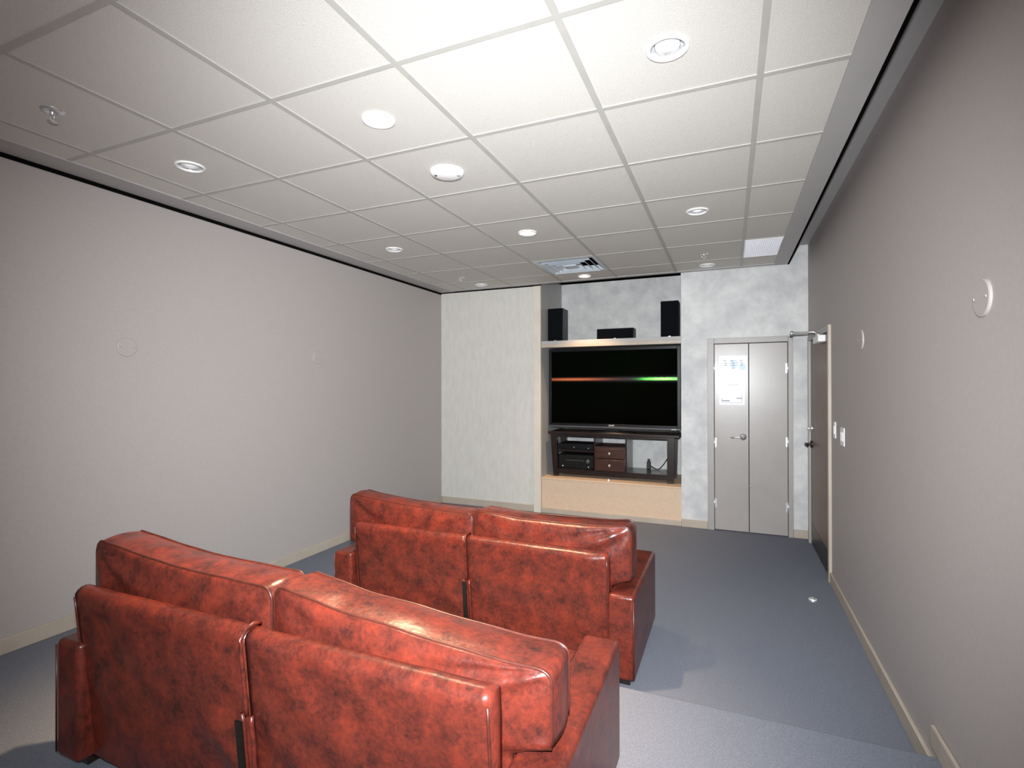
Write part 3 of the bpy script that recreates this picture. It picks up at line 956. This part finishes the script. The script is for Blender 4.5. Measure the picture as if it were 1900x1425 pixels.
def loveseat(loc, label, seed, tops, pa_, pb_):
    e = tag(empty('loveseat', loc), label, 'sofa', 'leather loveseats')
    L = M['leather']
    MB().box(-PW + 0.01, PW - 0.01, 0.08, 0.72, 0.05, 0.235, 0.02, 3).build('base_frame', L, e)
    for sx in (-1, 1):
        for yy in (0.05, SDP - 0.11):
            MB().box(-0.03, 0.03, -0.03, 0.03, 0, 0.045, 0.004).build('leg', M['espresso'], e, (sx * (SW - 0.06), yy + 0.03, 0))
    for sx in (-1, 1):
        a, b = (-SW, -PW - 0.002) if sx < 0 else (PW + 0.002, SW)
        arm = MB().box(a, b, 0.0, SDP, 0.045, 0.45, 0.018, 4).build('arm', L, e)
        xe = a if sx < 0 else b
        MB().tube([(xe - sx * 0.004, 0.0, 0.06), (xe - sx * 0.004, 0.0, 0.43)], 0.0035, 6).build('welt', M['welt'], arm)
    for (a, b, s) in ((pa_, -0.004, seed), (0.004, pb_, seed + 5.3)):
        p = panel_mesh(a, b, s).build('back_panel', L, e)
        xo = a if a < -0.1 else b
        sg = -1 if a < -0.1 else 1
        pts = [(xo - sg * 0.003, 0.055 - 0.055 * ((0.06 + 0.55 * k / 10) / 0.64) ** 1.2 - 0.002, 0.06 + 0.55 * k / 10) for k in range(11)]
        MB().tube(pts, 0.004, 6).build('welt', M['welt'], p)
    pts = [(0, 0.055 - 0.055 * (z / 0.64) ** 1.2 - 0.010, z) for z in [0.40 + 0.022 * k for k in range(11)]]
    pts += [(0, 0.010, 0.641), (0, 0.035, 0.648), (0, 0.06, 0.640)]
    MB().tube(pts, 0.006, 8).build('center_seam', L, e)
    zz = [0.06 + 0.034 * k for k in range(11)]
    sl = MB()
    for sx in (-1, 1):
        sl.tube([(sx * 0.017 + 0.002 * math.sin(z * 60 + sx), 0.055 - 0.055 * (z / 0.64) ** 1.2 - 0.010, z) for z in zz], 0.007, 8)
    sl.build('zip_edge', L, e)
    MB().box(-0.012, 0.012, 0.0, 0.006, 0.06, 0.40).build('zipper', M['darkmetal'], e, (0, 0.022, 0.0), (math.radians(5.5), 0, 0))
    for sx, (li, lo_) in ((-1, tops[0]), (1, tops[1])):
        a, b = (-0.866, -0.006) if sx < 0 else (0.006, 0.872)
        mb, ra, fa = cushion_mesh(a, b, 0.37, 0.755, 0.105, 0.138, seed + sx * 2.1, sx, li, lo_)
        cu = mb.build('back_cushion', L, e)
        MB().tube(ra, 0.0042, 6, True).build('piping', M['welt'], cu)
        MB().tube(fa, 0.0042, 6, True).build('piping', M['welt'], cu)
    for sx in (-1, 1):
        a, b = (-PW + 0.008, -0.005) if sx < 0 else (0.005, PW - 0.008)
        bm = bmesh.new()
        bmesh.ops.create_cube(bm, size=1)
        for q in bm.verts:
            q.co = Vector(((a + b) / 2 + q.co.x * (b - a), 0.525 + q.co.y * 0.45, 0.312 + q.co.z * 0.15))
        bmesh.ops.subdivide_edges(bm, edges=list(bm.edges), cuts=7, use_grid_fill=True)
        for q in bm.verts:
            u, v = (q.co.x - a) / (b - a), (q.co.y - 0.30) / 0.45
            q.co.z += math.copysign(1, q.co.z - 0.312) * (0.012 if q.co.z > 0.312 else 0) * math.sin(math.pi * min(1, max(0, u))) * math.sin(math.pi * min(1, max(0, v))) * 2
        mb = MB()
        mb.take(bm, True)
        sc_ = mb.build('seat_cushion', L, e)
        md = sc_.modifiers.new('round', 'BEVEL')
        md.width = 0.018
        md.segments = 3
    return e


loveseat((1.617, 1.52, 0.0), 'dark oxblood leather loveseat on the lower floor facing the television', 3.7, ((-0.02, 0.03), (0.0, 0.0)), -0.75, 0.775)
loveseat((1.685, 0.080, PH), 'reddish-brown leather loveseat on the platform nearest the camera', 9.2, ((-0.03, 0.015), (-0.02, -0.095)), -0.80, 0.76)
